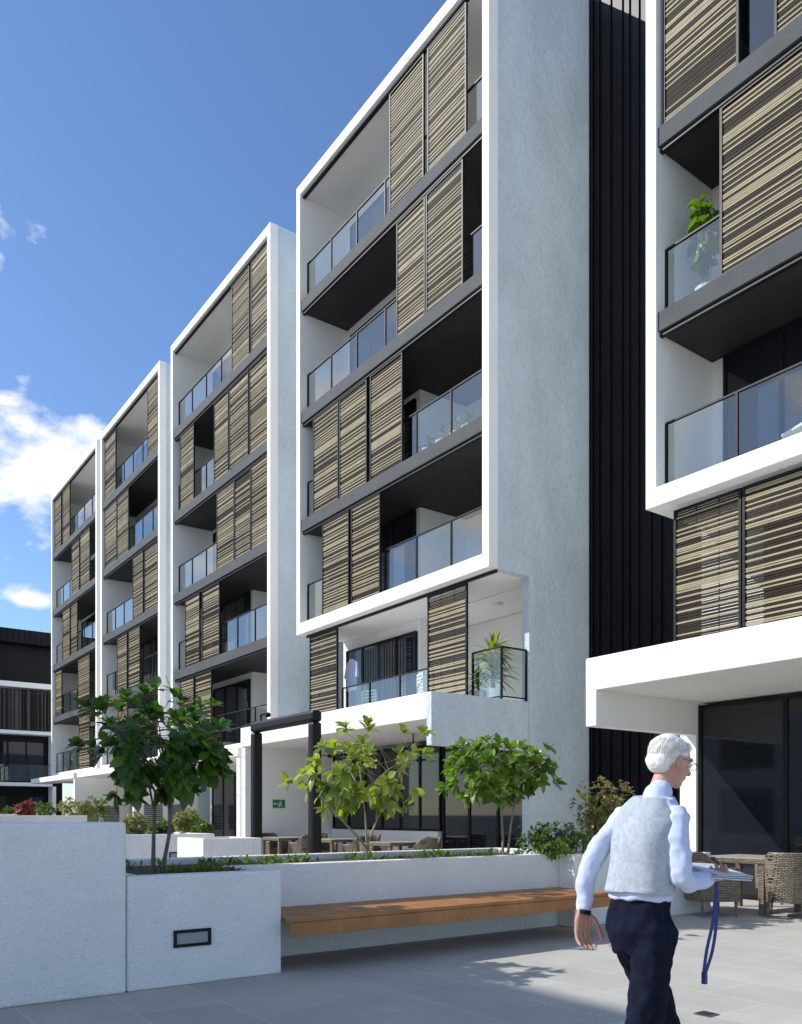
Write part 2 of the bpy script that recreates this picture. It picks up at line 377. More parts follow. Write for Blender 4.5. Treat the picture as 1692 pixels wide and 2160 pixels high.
# B0 first floor & awning
aw=MB(); aw.box(-8.05,0,9.37,YB-.01,3.12,3.6); aw.build('terrace_roof','paint',b0,bevel=.012)
aw=MB(); aw.box(-8.25,-8.05,9.37,11.8,2.6,3.6); aw.build('side_fascia','paint',b0,bevel=.012)
aw=MB(); aw.box(-8.36,-8.06,11.8,12.39,0,3.119); aw.box(-8.36,-8.26,11.79,12.39,3.12,3.6); aw.build('ground_wall','paint',b0)
doors(-8.05,-2.2,.02,3.08,11.9,b0,4)
screen(-8.0,fx(1565,11.15),3.62,6.08,11.15,b0,951); screen(fx(1568,11.15),fx(1568,11.15)+1.3,3.62,6.08,11.15,b0,952); screen(fx(1568,11.15)+1.35,fx(1568,11.15)+2.7,3.62,6.08,11.15,b0,953)
doors(-7.2,xs0-.1,3.61,5.85,YB-.03,b0,3)
for rt,xa,xb in ((b2,-29.05,-21.27),(b3,-37.6,-30.15),(b4,-46.4,-38.15)):
    m=MB(); m.box(xa,xb,9.9,10.89,2.95,3.19); m.box(xb-.2,xb,9.95,12.39,0,2.95); m.box(xa+.3,xb-.2,10.89,12.39,3.0,3.19); m.build('terrace_roof','paint',rt,bevel=.01)
    doors(xa+.4,xb-2.6,.02,2.8,YB-.05,rt,5)
    m=MB()
    for k in range(14): m.box(xb,xb+.03,10.3,11.0,.75+k*.07,.79+k*.07); m.box(xb,xb+.03,11.2,11.9,.75+k*.07,.79+k*.07)
    m.build('vent','slab',rt)
# recessed links
LY=13.79
def link(x0,x1,label,top):
    root=empty('cladding_recess',((x0+x1)/2,14,0),label,'wall')
    m=MB(); m.box(x0+.004,x1-.004,LY,21,0,top); m.build('wall_panel','clad',root)
    r=MB(); x=x0+.12; rg=random.Random(3)
    while x<x1-.1:
        r.box(x-.012,x+.012,LY-.035,LY-.001,.01,top-.01); x+=rg.choice((.18,.24,.30))
    r.build('seam','clad',root)
    return root
lk=link(-12.05,-8.36,'tall black metal cladding between the big pale end wall and the right edge block',20.5)
doors(-9.6,-8.5,4.0,6.0,LY-.09,lk,1,'window')
m=MB(); m.box(-10.0,-8.4,12.9,LY-.04,3.72,3.84); m.build('ledge','slab',lk)
for k,z in enumerate((6.7,9.4,12.2,14.6)):
    m=MB(); m.box(-8.62,-8.37,11.6,11.72,z,z+.05); m.build('bracket','brass',lk)
link(-21.27,-19.75,'black recess between the big block with the shirt and its left neighbour',17.5)
link(-30.15,-29.05,'black recess left of the second white framed block',17.5)
link(-38.15,-37.6,'black recess beside the farthest white framed block',17.5)
# far end building
root=empty('end_building',(-55,8,0),'low dark building with white floor bands closing the courtyard at the far left','building')
m=MB(); m.box(-62,-52.6,-6,13,0,9.0); m.build('lower_wall','clad',root)
m=MB(); m.box(-62,-53.2,-6,13,9.0,11.4); m.build('upper_wall','clad',root)
m=MB(); m.box(-62,-52.4,-6,13,11.4,12.2); 
for k in range(60): m.box(-52.39,-52.35,-5.9+k*.31,-5.84+k*.31,11.42,12.18)
m.build('parapet','clad',root)
for z in (3.0,6.0,8.7):
    m=MB(); m.box(-52.59,-51.6,-6,12.4,z,z+(.3 if z>8 else .2)); m.build('floor_band','paint',root)
rail((-51.7,-2),(-51.7,12.2),3.2,root)
m=MB()
m.box(-52.59,-51.6,12.2,12.4,0,8.7); m.build('column','paint',root)
for y0 in (9.2,10.7):
    sc=MB(); rg=random.Random(int(y0*7)); y=y0
    while y<y0+1.42:
        w=rg.choice((.04,.06)); sc.box(-51.76,-51.72,y,y+w,6.25,8.6,rg.choice((0,1,1))); y+=w+.03
    sc.build('louvre_screen',['slab','brown'],root)
for z in (.1,3.3,6.3):
    m=MB(); 
    for k in range(6): m.box(-52.59,-52.55,6+k*1.0,6.9+k*1.0,z,z+2.3)
    m.build('window','darkglass',root)
# building across the courtyard (behind the photographer's left); it throws the near shade
root=empty('opposite_building',(-27,-16,0),'plain white apartment building across the courtyard, behind the viewpoint','building')
m=MB(); m.box(-37,-18.7,-22,-12.5,0,17.75); m.build('wall','paint',root)
for i in range(4):
    for z in (.4,3.5,6.6,9.6,12.6):
        m=MB(); m.box(-36.3+i*4.3,-33.6+i*4.3,-12.499,-12.45,z,z+2.2); m.build('window','darkglass',root)
# ---------------------------------------------------------------- foreground planters and bench
tw=MB(); tw.box(-6.5,-6.08,-6,1.95,0,1.25); tw.build('garden_wall','planter',None,loc=(-6.3,0,0),bevel=.02)
tag(bpy.data.objects['garden_wall'],'tall white rendered wall in the left foreground, left of the recessed step light','wall')
pl=empty('planter',(-7.4,4.9,0),'long white rendered planter holding three small trees behind the timber bench','planter')
m=MB(); m.box(-6.25,-6.1,1.96,3.23,0,.85); m.box(-6.8,-6.25,3.08,3.23,0,.85); m.box(-6.95,-6.8,3.08,7.95,0,.85); m.box(-8.6,-8.45,1.96,7.95,0,.85); m.box(-8.45,-6.95,7.8,7.95,0,.85); m.box(-8.45,-6.25,1.96,2.1,0,.85)
m.box(-6.8,-6.55,7.25,7.95,0,.85)
m.build('planter_wall','planter',pl,bevel=.015)
m=MB(); m.box(-8.45,-6.95,3.23,7.8,.1,.78); m.box(-8.45,-6.25,2.1,3.08,.1,.78); m.box(-8.45,-6.95,3.08,3.23,.1,.78); m.build('soil','soil',pl)
def step_light(c,label):
    o=empty('step_light',c,label,'light','recessed step lights in the planter walls')
    x,y,z=c; m=MB(); w,h=.15,.066; t=.024
    m.box(x,x+.014,y-w,y+w,z+h-t,z+h); m.box(x,x+.014,y-w,y+w,z-h,z-h+t); m.box(x,x+.014,y-w,y-w+t,z-h+t,z+h-t); m.box(x,x+.014,y+w-t,y+w,z-h+t,z+h-t)
    m.build('light_frame','black',o)
    m=MB(); m.box(x+.001,x+.005,y-w+t,y+w-t,z-h+t,z+h-t); m.build('lens','lampglass',o)
step_light((-6.099,2.46,.36),'black framed rectangular step light in the near planter wall')
bn=empty('bench',(-6.4,5.1,0),'long slatted timber bench seat fixed along the white planter wall','bench')
m=MB(); n=7; w=(.83)/n
for k in range(n):
    x=-6.79+k*w; m.box(x+.004,x+w-.004,3.25,7.2,.425,.46)
m.build('seat','wood',bn,bevel=.004)
m=MB(); m.box(-5.985,-5.955,3.245,7.2,.31,.423); m.box(-6.78,-5.99,7.16,7.2,.31,.423); m.build('fascia','wood',bn,bevel=.003)
for y in (3.8,5.1,6.4):
    m=MB(); m.box(-6.79,-6.05,y-.03,y+.03,.36,.422); m.build('bracket','black',bn)
d=P(1490,2140,1.3*F/420); d.z=0
dr=empty('floor_drain',(d.x,d.y,.004),'small square slotted floor drain in the paving','drain')
m=MB(); m.box(d.x-.06,d.x+.06,d.y-.06,d.y+.06,.004,.006); m.build('drain_plate','brass',dr)
m=MB()
for k in range(5): m.box(d.x-.05,d.x+.05,d.y-.05+k*.022,d.y-.04+k*.022,.006,.008)
m.build('slot','black',dr)
# portal
po=empty('portal_frame',(-14.2,7.5,0),'freestanding black metal portal frame behind the planter','frame')
xa,xb=fx(541,7.5),fx(664,7.5)
for x in (xa,xb):
    m=MB(); m.box(x-.10,x+.10,7.40,7.60,0,2.97); m.build('post','black',po,bevel=.05)
m=MB(); m.box(xa-.10,xb+.10,7.395,7.605,2.971,3.18); m.build('beam','black',po,bevel=.055)
m=MB(); m.tube([(xa+.2,7.5,3.17),(xa+.2,7.5,3.3),(xa+.45,7.5,3.32)],.02,6); m.ell((xa+.5,7.5,3.28),(.06,.06,.05)); m.build('spotlight','black',po)
def cable(pts,label):
    out=[]; a,b,c=pts
    for i in range(25):
        t=i/24; out.append(a*(1-t)*(1-t)+b*2*t*(1-t)+c*t*t)
    o=MB(); o.tube(out,.012,5); o=o.build('cable','black'); tag(o,label,'cable')
cable((Vector((-46,10.8,7.4)),Vector((-28,8.9,3.3)),Vector((xa,7.5,3.15))),'thin black cable strung from the farthest block down to the black portal')
cable((Vector((-29,10.7,6.3)),Vector((-22,9,3.0)),Vector((xa,7.5,3.22))),'shorter thin black cable from the second block to the portal top')
def lowplanter(x0,x1,y0,y1,h,label):
    o=empty('planter',((x0+x1)/2,(y0+y1)/2,0),label,'planter')
    m=MB(); t=.15; m.box(x0,x1,y0,y0+t,0,h); m.box(x0,x1,y1-t,y1,0,h); m.box(x0,x0+t,y0+t,y1-t,0,h); m.box(x1-t,x1,y0+t,y1-t,0,h); m.build('planter_wall','planter',o,bevel=.012)
    m=MB(); m.box(x0+t,x1-t,y0+t,y1-t,.05,h-.07); m.build('soil','soil',o)
lowplanter(-17.5,-15,1.0,6.5,.95,'low white planter with a step light, seen right of the dark tree trunk')
lowplanter(-14.6,-13.4,5.6,6.7,.9,'small white planter at the foot of the black portal')
lowplanter(-27,-24,1,6.6,1.3,'white planter with red leaved plants in the middle distance')
lowplanter(-38,-34,1,7.5,1.35,'farthest white planter at the left, in front of the end building')
step_light((-14.999,5.75,.55),'small step light in the low planter right of the tree trunk')
step_light((-13.399,6.2,.5),'small step light in the planter below the black portal')
# ---------------------------------------------------------------- vegetation
def make_tree(name,label,base,stems,cc,cr,ncl,nl,L,lm,bm,seed,cat='tree',group=None,r0=.03,shell=.45,wfac=.56,dr=(.1,.5)):
    rg=random.Random(seed); base=Vector(base); root=empty(name,base,label,cat,group)
    cc=Vector(cc); tr=MB(); tips=[]
    nst=len(stems)
    for (off,top) in stems:
        b=base+Vector(off); t=Vector(top); mid=(b+t)/2+Vector((rg.uniform(-.04,.04),rg.uniform(-.04,.04),0))
        pts=[b,b.lerp(mid,.5)+Vector((rg.uniform(-.01,.01),rg.uniform(-.01,.01),0)),mid,mid.lerp(t,.5),t]
        tr.tube(pts,[r0,r0*.85,r0*.75,r0*.65,r0*.55],8)
        nb=max(3,9//nst)
        for k in range(nb):
            a=rg.uniform(0,2*PI); e=rg.uniform(-.1,1.1); q=cc+Vector((math.cos(a)*math.cos(e)*cr[0],math.sin(a)*math.cos(e)*cr[1],math.sin(e)*cr[2]))*rg.uniform(.4,.62)
            s0=pts[rg.choice((3,4,4))]; md=s0.lerp(q,.5)+Vector((0,0,.04)); tr.tube([s0,md,q],[r0*.45,r0*.34,r0*.22],6); tips.append(q)
    lf=MB()
    for k in range(ncl):
        while True:
            v=Vector((rg.uniform(-1,1),rg.uniform(-1,1),rg.uniform(-1,1)))
            if shell<v.length<1: break
        sc=.88+.2*noise.noise(v*2.1+Vector((seed,0,0)))*2
        p=cc+Vector((v.x*cr[0],v.y*cr[1],v.z*cr[2]))*min(1.06,sc)
        tp=min(tips,key=lambda t:(t-p).length); md=tp.lerp(p,.5)+Vector((rg.uniform(-.03,.03),rg.uniform(-.03,.03),-.02))
        tr.tube([tp,md,p],[r0*.18,r0*.14,r0*.1],5)
        ax=(p-tp).normalized()*.5+v*.5+Vector((0,0,.45)); ax.normalize()
        a0=rg.uniform(0,6)
        e1=ax.cross(Vector((.3,.2,1))).normalized(); e2=ax.cross(e1)
        for j in range(nl):
            a=a0+j*2.4; tl=rg.uniform(.45,1.45)
            d=ax*math.cos(tl)+(e1*math.cos(a)+e2*math.sin(a))*math.sin(tl)
            l=L*rg.uniform(.65,1.15); lf.leaf(p-ax*rg.uniform(0,L*.4),d,ax+Vector((0,0,.8)),l,l*wfac*rg.uniform(.85,1.15),rg.uniform(*dr))
    tr.build('trunk',bm,root,smooth=True); lf.build('crown',lm,root,smooth=True)
    return root
bpt=(-7.0,2.47,.78); g1='small trees in the long planter'
make_tree('small_tree','small dark green broadleaf tree, leftmost in the long planter',bpt,[((0,0,0),(-7.02,2.5,1.5)),((.03,.06,0),(-6.95,2.62,1.45))],(-7.05,2.53,1.9),(.76,.76,.54),150,8,.14,'leaf1','bark',3,r0=.022,group=g1,shell=.35,dr=(0,.35))
make_tree('small_tree','airy yellow leaved small tree in the middle of the long planter',(-7.7,5.15,.78),[((0,0,0),(-7.7,5.05,1.8)),((0,.0,.2),(-7.75,5.5,1.75)),((.0,-.0,.15),(-7.65,4.5,1.5))],(-7.7,5.1,1.88),(.92,.98,.64),66,8,.155,'leaf2','pale_bark',8,r0=.014,shell=.3,group=g1,dr=(.05,.4),wfac=.5)
make_tree('small_tree','bright green round topped small tree at the right end of the long planter',(-7.7,7.2,.78),[((0,0,0),(-7.7,7.2,1.7)),((.03,.06,0),(-7.6,7.35,1.6))],(-7.7,7.15,1.88),(.87,.88,.49),150,8,.145,'leaf3','pale_bark',14,r0=.018,group=g1,shell=.35,dr=(0,.35))
def shrub(label,base,c,r,ncl,L,lm,seed,group=None,nl=7,w=.4,name='shrub'):
    return make_tree(name,label,base,[((0,0,0),(base[0],base[1],c[2]))],c,r,ncl,nl,L,lm,'bark',seed,cat='plant',group=group,r0=.012,shell=.2,wfac=w)
q=P(1170,1800,9.9); shrub('low dense green shrub right of the green tree, left of the walker',(q.x,q.y,0.0),(q.x,q.y,1.0),(.45,.55,.27),230,.07,'leafshrub',21)
q=P(1275,1790,10.6); sg=shrub('taller golden shrub with purple flowers beside the walker',(q.x,q.y,0.0),(q.x,q.y,1.32),(.42,.46,.5),230,.08,'leafgold',22)
fm=MB(); rg=random.Random(4)
for k in range(30):
    v=Vector((rg.uniform(-1,1),rg.uniform(-1,1),rg.uniform(-.1,1))); v.normalize(); pp=Vector((q.x,q.y,1.35))+Vector((v.x*.4,v.y*.44,v.z*.5))
    for j in range(4): fm.leaf(pp,Vector((rg.uniform(-1,1),rg.uniform(-1,1),rg.uniform(0,1))),Vector((0,0,1)),.04,.03)
fm.build('flowers','flower',sg)
lowplanter(-7.5,-6.6,8.3,10.0,.8,'white planter behind the walker holding the flowering shrub')
spec=[(288,1760,17.5,'leafgold',.42),(340,1765,16.5,'leafshrub',.32),(395,1752,17,'leafgold',.42),(430,1765,16.6,'leafshrub',.3),
      (55,1722,30,'leafred',.5),(95,1722,29,'leafshrub',.5),(150,1722,28,'leafgold',.6),(205,1722,27,'leafshrub',.6),(20,1724,33,'leafshrub',.4),(180,1724,24.5,'leafgold',.45)]
names=['golden shrub just right of the dark tree trunk','low green shrub in the near low planter','golden brown shrub left of the black portal','green shrub at the low planter corner by the vents',
 'red leaved plant at the far left above the tall wall','green bush beside the red leaved plant','golden bush above the tall wall, third from left','green bush left of the dark tree','faint green bush at the left edge','small golden plant below the fourth block']
for k,((px,py,Y,lm,h),nm) in enumerate(zip(spec,names)):
    q=P(px,py,Y); shrub(nm,(q.x,q.y,max(.3,q.z-.5)),(q.x,q.y,q.z+h*.5),(h*.8,h*.8,h*.7),95,.11 if lm!='leafred' else .17,lm,40+k,w=.35)
gc=MB(); rg=random.Random(9)
for k in range(460):
    if rg.random()<.25: x,y=rg.uniform(-6.9,-6.3),rg.uniform(2.15,3.0)
    else: x,y=rg.uniform(-8.4,-7.0),rg.uniform(2.2,7.7)
    if noise.noise(Vector((x*1.5,y*1.5,3)))<-.05: continue
    for j in range(7):
        a=rg.uniform(0,2*PI); gc.leaf(Vector((x,y,.77)),Vector((math.cos(a)*.6,math.sin(a)*.6,1)),Vector((0,0,1)),rg.uniform(.07,.22),.012 if k%3 else .03,.35)
tag(gc.build('ground_cover','leafshrub'),'low grassy ground cover growing over the soil of the long planter','grass',kind='stuff')
# ---------------------------------------------------------------- outdoor furniture
def make_chair(label,loc,rz,group):
    o=empty('wicker_chair',loc,label,'chair',group,rz)
    m=MB(); N=26; pts=[]
    for i in range(N+1):
        t=i/N
        if t<.22: x=.28; y=-.28+ (t/.22)*.3; 
        elif t>.78: x=-.28; y=-.28+((1-t)/.22)*.3
        else:
            a=(t-.22)/.56*PI; x=.28*math.cos(a); y=.02+.26*math.sin(a)
        hh=.61+.2*max(0,min(1,(y+.02)/.2))
        pts.append((x,y,hh))
    zb=.2
    for i in range(N+1):
        x,y,h=pts[i]
        nx,ny=(1,0) if i/N<.22 else ((-1,0) if i/N>.78 else (math.cos((i/N-.22)/.56*PI),math.sin((i/N-.22)/.56*PI)))
        m.v+=[Vector((x,y,zb)),Vector((x+nx*.03,y+ny*.05,h)),Vector((x-nx*.045,y+ny*.05-ny*.045,h)),Vector((x-nx*.04,y-ny*.04,zb))]
    for i in range(N):
        for j in range(4):
            a=i*4+j; b=i*4+(j+1)%4; m.f.append((a,a+4,b+4,b)); m.m.append(0)
    m.f.append((0,1,2,3)); m.m.append(0); e=N*4; m.f.append((e+3,e+2,e+1,e)); m.m.append(0)
    m.build('backrest','wicker',o,world=False)
    m=MB(); m.tube([Vector((p[0],p[1]+.02,p[2])) for p in pts],.028,8); m.build('arm_rim','wicker',o,world=False,smooth=True)
    m=MB(); m.box(-.24,.24,-.29,.21,.2,.43); m.build('seat','wicker',o,world=False,bevel=.02)
    for sx in (-1,1):
        for y in (-.25,.2):
            m=MB(); m.tube([(sx*.24,y,0.0),(sx*.23,y,.2)],[.015,.022],8,round_=False); m.build('leg','wicker',o,world=False)
    return o
def make_table(label,loc,rz,group,w=.48):
    o=empty('dining_table',loc,label,'table',group,rz)
    m=MB(); m.box(-w,w,-w,w,.67,.735); m.build('table_rim','wicker',o,world=False,bevel=.006)
    m=MB(); m.box(-w+.03,w-.03,-w+.03,w-.03,.737,.744); m.build('tabletop','tabletop',o,world=False)
    for sx in (-1,1):
        for sy in (-1,1):
            m=MB(); m.box(sx*(w-.05)-.035,sx*(w-.05)+.035,sy*(w-.05)-.035,sy*(w-.05)+.035,0,.67); m.build('leg','wicker',o,world=False)
    return o
def gp(px,Y):
    v=P(px,0,Y); return (v.x,v.y,0)
tb0=make_table('square wicker table with pale top under the right hand awning',gp(1583,11.3),.0,'outdoor tables')
c0=make_chair('wicker armchair left of the right hand table, just behind the walker',gp(1495,10.8),R(150),'wicker armchairs at the right hand table')
def cpc(label,loc,rz,group,src=c0):
    c=copy_tree(src); c.location=loc; c.rotation_euler=(0,0,rz); c['label']=label; c['group']=group
cpc('wicker armchair cut by the right edge of the picture at the near table side',gp(1666,10.6),R(205),'wicker armchairs at the right hand table')
cpc('wicker armchair on the far side of the right hand table',gp(1655,12.35),R(-20),'wicker armchairs at the right hand table')
tb1=[( -14.2,10.2),(-16.8,10.4),(-18.8,10.1)]
cl=['dark wicker chair left of the %s','dark wicker chair right of the %s','dark wicker chair behind the %s']
for k,(x,y) in enumerate(tb1):
    nm=['terrace table nearest the end wall','middle terrace table','terrace table seen through the black portal'][k]
    c=copy_tree(tb0); c.location=(x,y,0); c['label']='outdoor '+nm; c['group']='terrace tables'
    cpc(cl[0]%nm,(x-.8,y,0),R(100),'chairs on the covered terrace'); cpc(cl[1]%nm,(x+.8,y+.1,0),R(-80),'chairs on the covered terrace'); cpc(cl[2]%nm,(x+.05,y+.8,0),R(5),'chairs on the covered terrace')
def fan(c,label):
    o=empty('ceiling_fan',c,label,'fan','ceiling fans over the terrace'); c=Vector(c)
    m=MB(); m.tube([c+Vector((0,0,.3)),c],.015,6); m.ell(c,(.09,.09,.06)); m.build('motor','black',o)
    for k in range(3):
        a=k*2.1+.3; d=Vector((math.cos(a),math.sin(a),0)); q=Vector((-d.y,d.x,0)); m=MB(); m.obox(c+d*.35,d,q,Vector((0,0,1)),.28,.05,.006); m.build('blade','black',o)
fan((-14.5,10.9,2.79),'ceiling fan above the middle of the covered terrace'); fan((-17.8,10.8,2.79),'ceiling fan on the portal side of the terrace')
ex=empty('exit_sign',(-19.99,10.6,2.0),'small green emergency exit sign on the terrace wing wall','sign')
ey=10.5; m=MB(); m.box(-19.999,-19.975,ey-.18,ey+.18,1.5,1.72); m.build('sign_plate','green_sign',ex)
m=MB(); x0,x1=-19.974,-19.968
m.box(x0,x1,ey+.04,ey+.07,1.655,1.69); m.box(x0,x1,ey+.0,ey+.06,1.6,1.65); m.box(x0,x1,ey-.02,ey+.02,1.53,1.6); m.box(x0,x1,ey+.05,ey+.08,1.54,1.6); m.box(x0,x1,ey-.13,ey-.04,1.6,1.62); m.box(x0,x1,ey-.15,ey-.12,1.58,1.64)
m.build('pictogram','whiteobj',ex)
spx=fx(742,11.5)
sh=empty('hanging_shirt',(spx,11.5,4.4),'pale shirt hanging to dry on the first floor balcony','shirt')
m=MB(); x=spx
outl=[(-.05,5.3),(-.24,5.2),(-.3,4.85),(-.22,4.8),(-.2,4.98),(-.2,4.5),(.2,4.5),(.2,4.98),(.22,4.8),(.3,4.85),(.24,5.2),(.05,5.3)]
m.v=[Vector((x+a,11.47+.02*math.sin(i*2),z)) for i,(a,z) in enumerate(outl)]+[Vector((x+a,11.53,z)) for a,z in outl]
k=len(outl); m.f=[tuple(range(k)),tuple(reversed(range(k,2*k)))]+[(i,i+k,(i+1)%k+k,(i+1)%k) for i in range(k)]; m.m=[0]*len(m.f); m.build('cloth','shirt',sh)
m=MB(); m.tube([(x-.18,11.5,5.27),(x,11.5,5.36),(x+.18,11.5,5.27)],.006,5); m.tube([(x,11.5,5.36),(x,11.5,5.46)],.005,5); m.build('hanger','black',sh)
def balcony_chair(x,y,z,label,rz=0):
    o=empty('balcony_chair',(x,y,z),label,'chair',None,rz)
    m=MB(); m.box(-.24,.24,-.22,.22,.42,.46); m.build('seat','whiteobj',o,world=False)
    m=MB(); m.box(-.24,-.2,.2,.24,.46,.95); m.box(.2,.24,.2,.24,.46,.95); m.box(-.24,.24,.2,.24,.9,.95)
    for k in range(5): m.box(-.2,.2,.21,.23,.52+k*.075,.56+k*.075)
    m.build('backrest','whiteobj',o,world=False)
    for sx in (-.22,.22):
        for sy in (-.2,.2):
            m=MB(); m.tube([(sx,sy,0),(sx,sy,.42)],.015,6,round_=False); m.build('leg','whiteobj',o,world=False)
balcony_chair(-15.0,11.75,3.6,'white slatted chair on the first floor balcony left of the louvre screen',R(160))
balcony_chair(fx(1700,11.9),11.9,6.46,'pale chair on the right edge block balcony behind glass',R(250))
balcony_chair(fx(768,11.8),11.8,3.6,'white chair beneath the hanging shirt',R(20))
ac=empty('air_unit',(fx(690,11.7),11.8,12.1),'white air conditioner unit on a left balcony of the big block','air conditioner')
x=ac.location.x; m=MB(); m.box(x-.4,x+.4,11.65,11.95,12.15,12.75); m.build('casing','whiteobj',ac,bevel=.02)
m=MB(); m.tube([(x-.1,11.648,12.45),(x-.1,11.63,12.45)],.22,20,round_=False); m.build('fan_grille','brass',ac)
SP=(.5,1,.9,.7,.4,.05)
def strap_plant(px_,y,z,label,h,n,lm,potm='whiteobj',x=None,w=.05,seed=1,lift=.35):
    x=fx(px_,y) if x is None else x; o=empty('potted_plant',(x,y,z),label,'plant'); rg=random.Random(seed)
    m=MB(); m.loft([(x,y,z,.13,.13),(x,y,z+.3,.18,.18)],16); m.build('pot',potm,o)
    m=MB(); s_=MB(); s_.tube([(x,y,z+.28),(x+.02,y,z+.3+h*lift)],[.02,.012],6); s_.build('stem','bark',o)
    for k in range(n):
        a=rg.uniform(0,2*PI); e=rg.uniform(-.2,1.35); m.leaf(Vector((x,y,z+.3+rg.uniform(h*lift*.15,h*lift))),Vector((math.cos(a)*math.cos(e),math.sin(a)*math.cos(e),math.sin(e))),Vector((0,0,1)),h*rg.uniform(.28,.48),w,.35,prof=SP)
    m.build('leaves',lm,o,smooth=True)
strap_plant(1060,11.62,3.6,'spiky yucca in the corner balcony behind glass beside the end wall',1.45,190,'leaf2',x=-12.68,seed=3,w=.075,lift=.6)
strap_plant(1015,11.6,3.6,'smaller spiky plant left of the corner yucca',1.0,70,'leaf3',x=-13.15,seed=4)
fpx=fx(1492,11.5)
fp=make_tree('potted_plant','tall broad leaved pot plant on the right edge block balcony',(fpx,11.5,9.5),[((0,0,0),(fpx,11.5,10.9))],(fpx,11.5,10.4),(.24,.28,.66),26,4,.22,'leaf3','bark',77,cat='plant',r0=.015,shell=.1,wfac=.62)
m=MB(); m.loft([(fpx,11.5,9.215,.15,.15),(fpx,11.5,9.52,.2,.2)],18); m.build('pot','whiteobj',fp)
strap_plant(265,11.6,15.12,'spiky plant on the top balcony of the third block',1.2,34,'leaf1',seed=6)
strap_plant(150,11.6,3.52,'plant in a terracotta pot on the lowest balcony of the farthest block',1.0,34,'leaf1','terracotta',seed=7)
for k,px_ in enumerate((905,935,965,990)):
    strap_plant(px_,11.5,9.22,['leftmost','second','third','rightmost'][k]+' of the four little plants behind glass on the big block',.7,26,'leaf3' if k%2 else 'leaf2',seed=20+k,w=.035)
# ---------------------------------------------------------------- person
def remesh(mb,vox,sm=3):
    me=mb.mesh('tmp'); o=bpy.data.objects.new('tmp',me); col.objects.link(o)
    r=o.modifiers.new('r','REMESH'); r.mode='VOXEL'; r.voxel_size=vox; r.use_smooth_shade=True
    if sm: s=o.modifiers.new('s','SMOOTH'); s.iterations=sm; s.factor=.5
    dg=bpy.context.evaluated_depsgraph_get(); ev=o.evaluated_get(dg); nm=bpy.data.meshes.new_from_object(ev)
    bpy.data.objects.remove(o); return nm
def addm(me,name,mat,parent,disp=None):
    me.materials.clear(); me.materials.append(M[mat]); me.name=name
    if disp:
        ns=[(v.normal.copy(),disp(v.co)) for v in me.vertices]
        for v,(n_,d_) in zip(me.vertices,ns): v.co+=n_*d_
    me.polygons.foreach_set('use_smooth',[True]*len(me.polygons))
    o=bpy.data.objects.new(name,me); col.objects.link(o); o.parent=parent; return o
pw=P(1351,0,3.12); PRZ=R(-6)
pr=empty('person',(pw.x,pw.y,0),'white haired person in pale vest and navy trousers walking right with papers in hand','person',None,PRZ)
Mh=Matrix.Translation((.01,.150,1.512))@Matrix.Rotation(R(-10),4,'Z')@Matrix.Rotation(R(-20),4,'X')@Matrix.Scale(.90,4)
def cr(pts,k=4):
    pts=[Vector(p) for p in pts]; out=[]
    for i in range(len(pts)-1):
        p0=pts[max(i-1,0)];p1=pts[i];p2=pts[i+1];p3=pts[min(i+2,len(pts)-1)]
        for j in range(k):
            t=j/k; out.append(.5*((2*p1)+(p2-p0)*t+(2*p0-5*p1+4*p2-p3)*t*t+(3*p1-p0-3*p2+p3)*t**3))
    out.append(pts[-1]); return out
def rr(r,k=4):
    o=[]
    for i in range(len(r)-1):
        for j in range(k): o.append(r[i]+(r[i+1]-r[i])*j/k)
    o.append(r[-1]); return o
Rs,Re,Rw=Vector((.130,.065,1.30)),Vector((.165,.035,1.075)),Vector((.12,.21,1.06))
Ls,Le,Lw=Vector((-.130,.04,1.305)),Vector((-.17,-.085,1.12)),Vector((-.175,-.12,.935))
hipR,kR,aR=Vector((.072,.0,.88)),Vector((.08,-.10,.48)),Vector((.08,-.42,.26))
hipL,kL,aL=Vector((-.072,.0,.88)),Vector((-.075,.20,.49)),Vector((-.07,.30,.08))
b=MB()
b.loft([(0,0,.8,.10,.07),(0,0,.88,.11,.08),(0,.01,1.02,.09,.07),(0,.03,1.2,.10,.07),(0,.05,1.29,.095,.05),(0,.07,1.35,.065,.042)])
b.tube([(0,.075,1.33),(0,.102,1.40),(0.005,.13,1.46)],[.046,.040,.040],14)
st=len(b.v)
b.ell((0,-.012,.02),(.073,.092,.088)); b.ell((0,.025,-.035),(.056,.066,.075)); b.ell((0,.06,-.085),(.027,.024,.02)); b.ell((0,.078,.028),(.045,.016,.012))
b.tube([(0,.085,.012),(0,.102,-.012),(0,.108,-.024)],[.008,.010,.012],8); b.ell((.011,.098,-.027),(.008,.01,.007)); b.ell((-.011,.098,-.027),(.008,.01,.007))
b.ell((0,.087,-.05),(.02,.008,.005)); b.ell((0,.085,-.058),(.018,.008,.005)); b.ell((.035,.06,-.025),(.02,.02,.02)); b.ell((-.035,.06,-.025),(.02,.02,.02))
for sx in (-1,1): b.ell((sx*.074,-.005,-.012),(.009,.018,.03))
b.xf(Mh,st)
for s_,e_,w_ in ((Rs,Re,Rw),(Ls,Le,Lw)): b.tube(cr([s_+Vector((-.02 if s_.x>0 else .02,0,-.03)),e_,w_]),rr([.024,.024,.021]),12)
for h_,k_,a_ in ((hipR,kR,aR),(hipL,kL,aL)):
    b.tube(cr([h_,k_,a_]),rr([.065,.048,.034]),12)
for a_,dz in ((aR,-.12),(aL,-.02)):
    b.tube([a_,a_+Vector((0,.05,-.04)),a_+Vector((0,.11,dz-.03))],[.035,.033,.025],10)
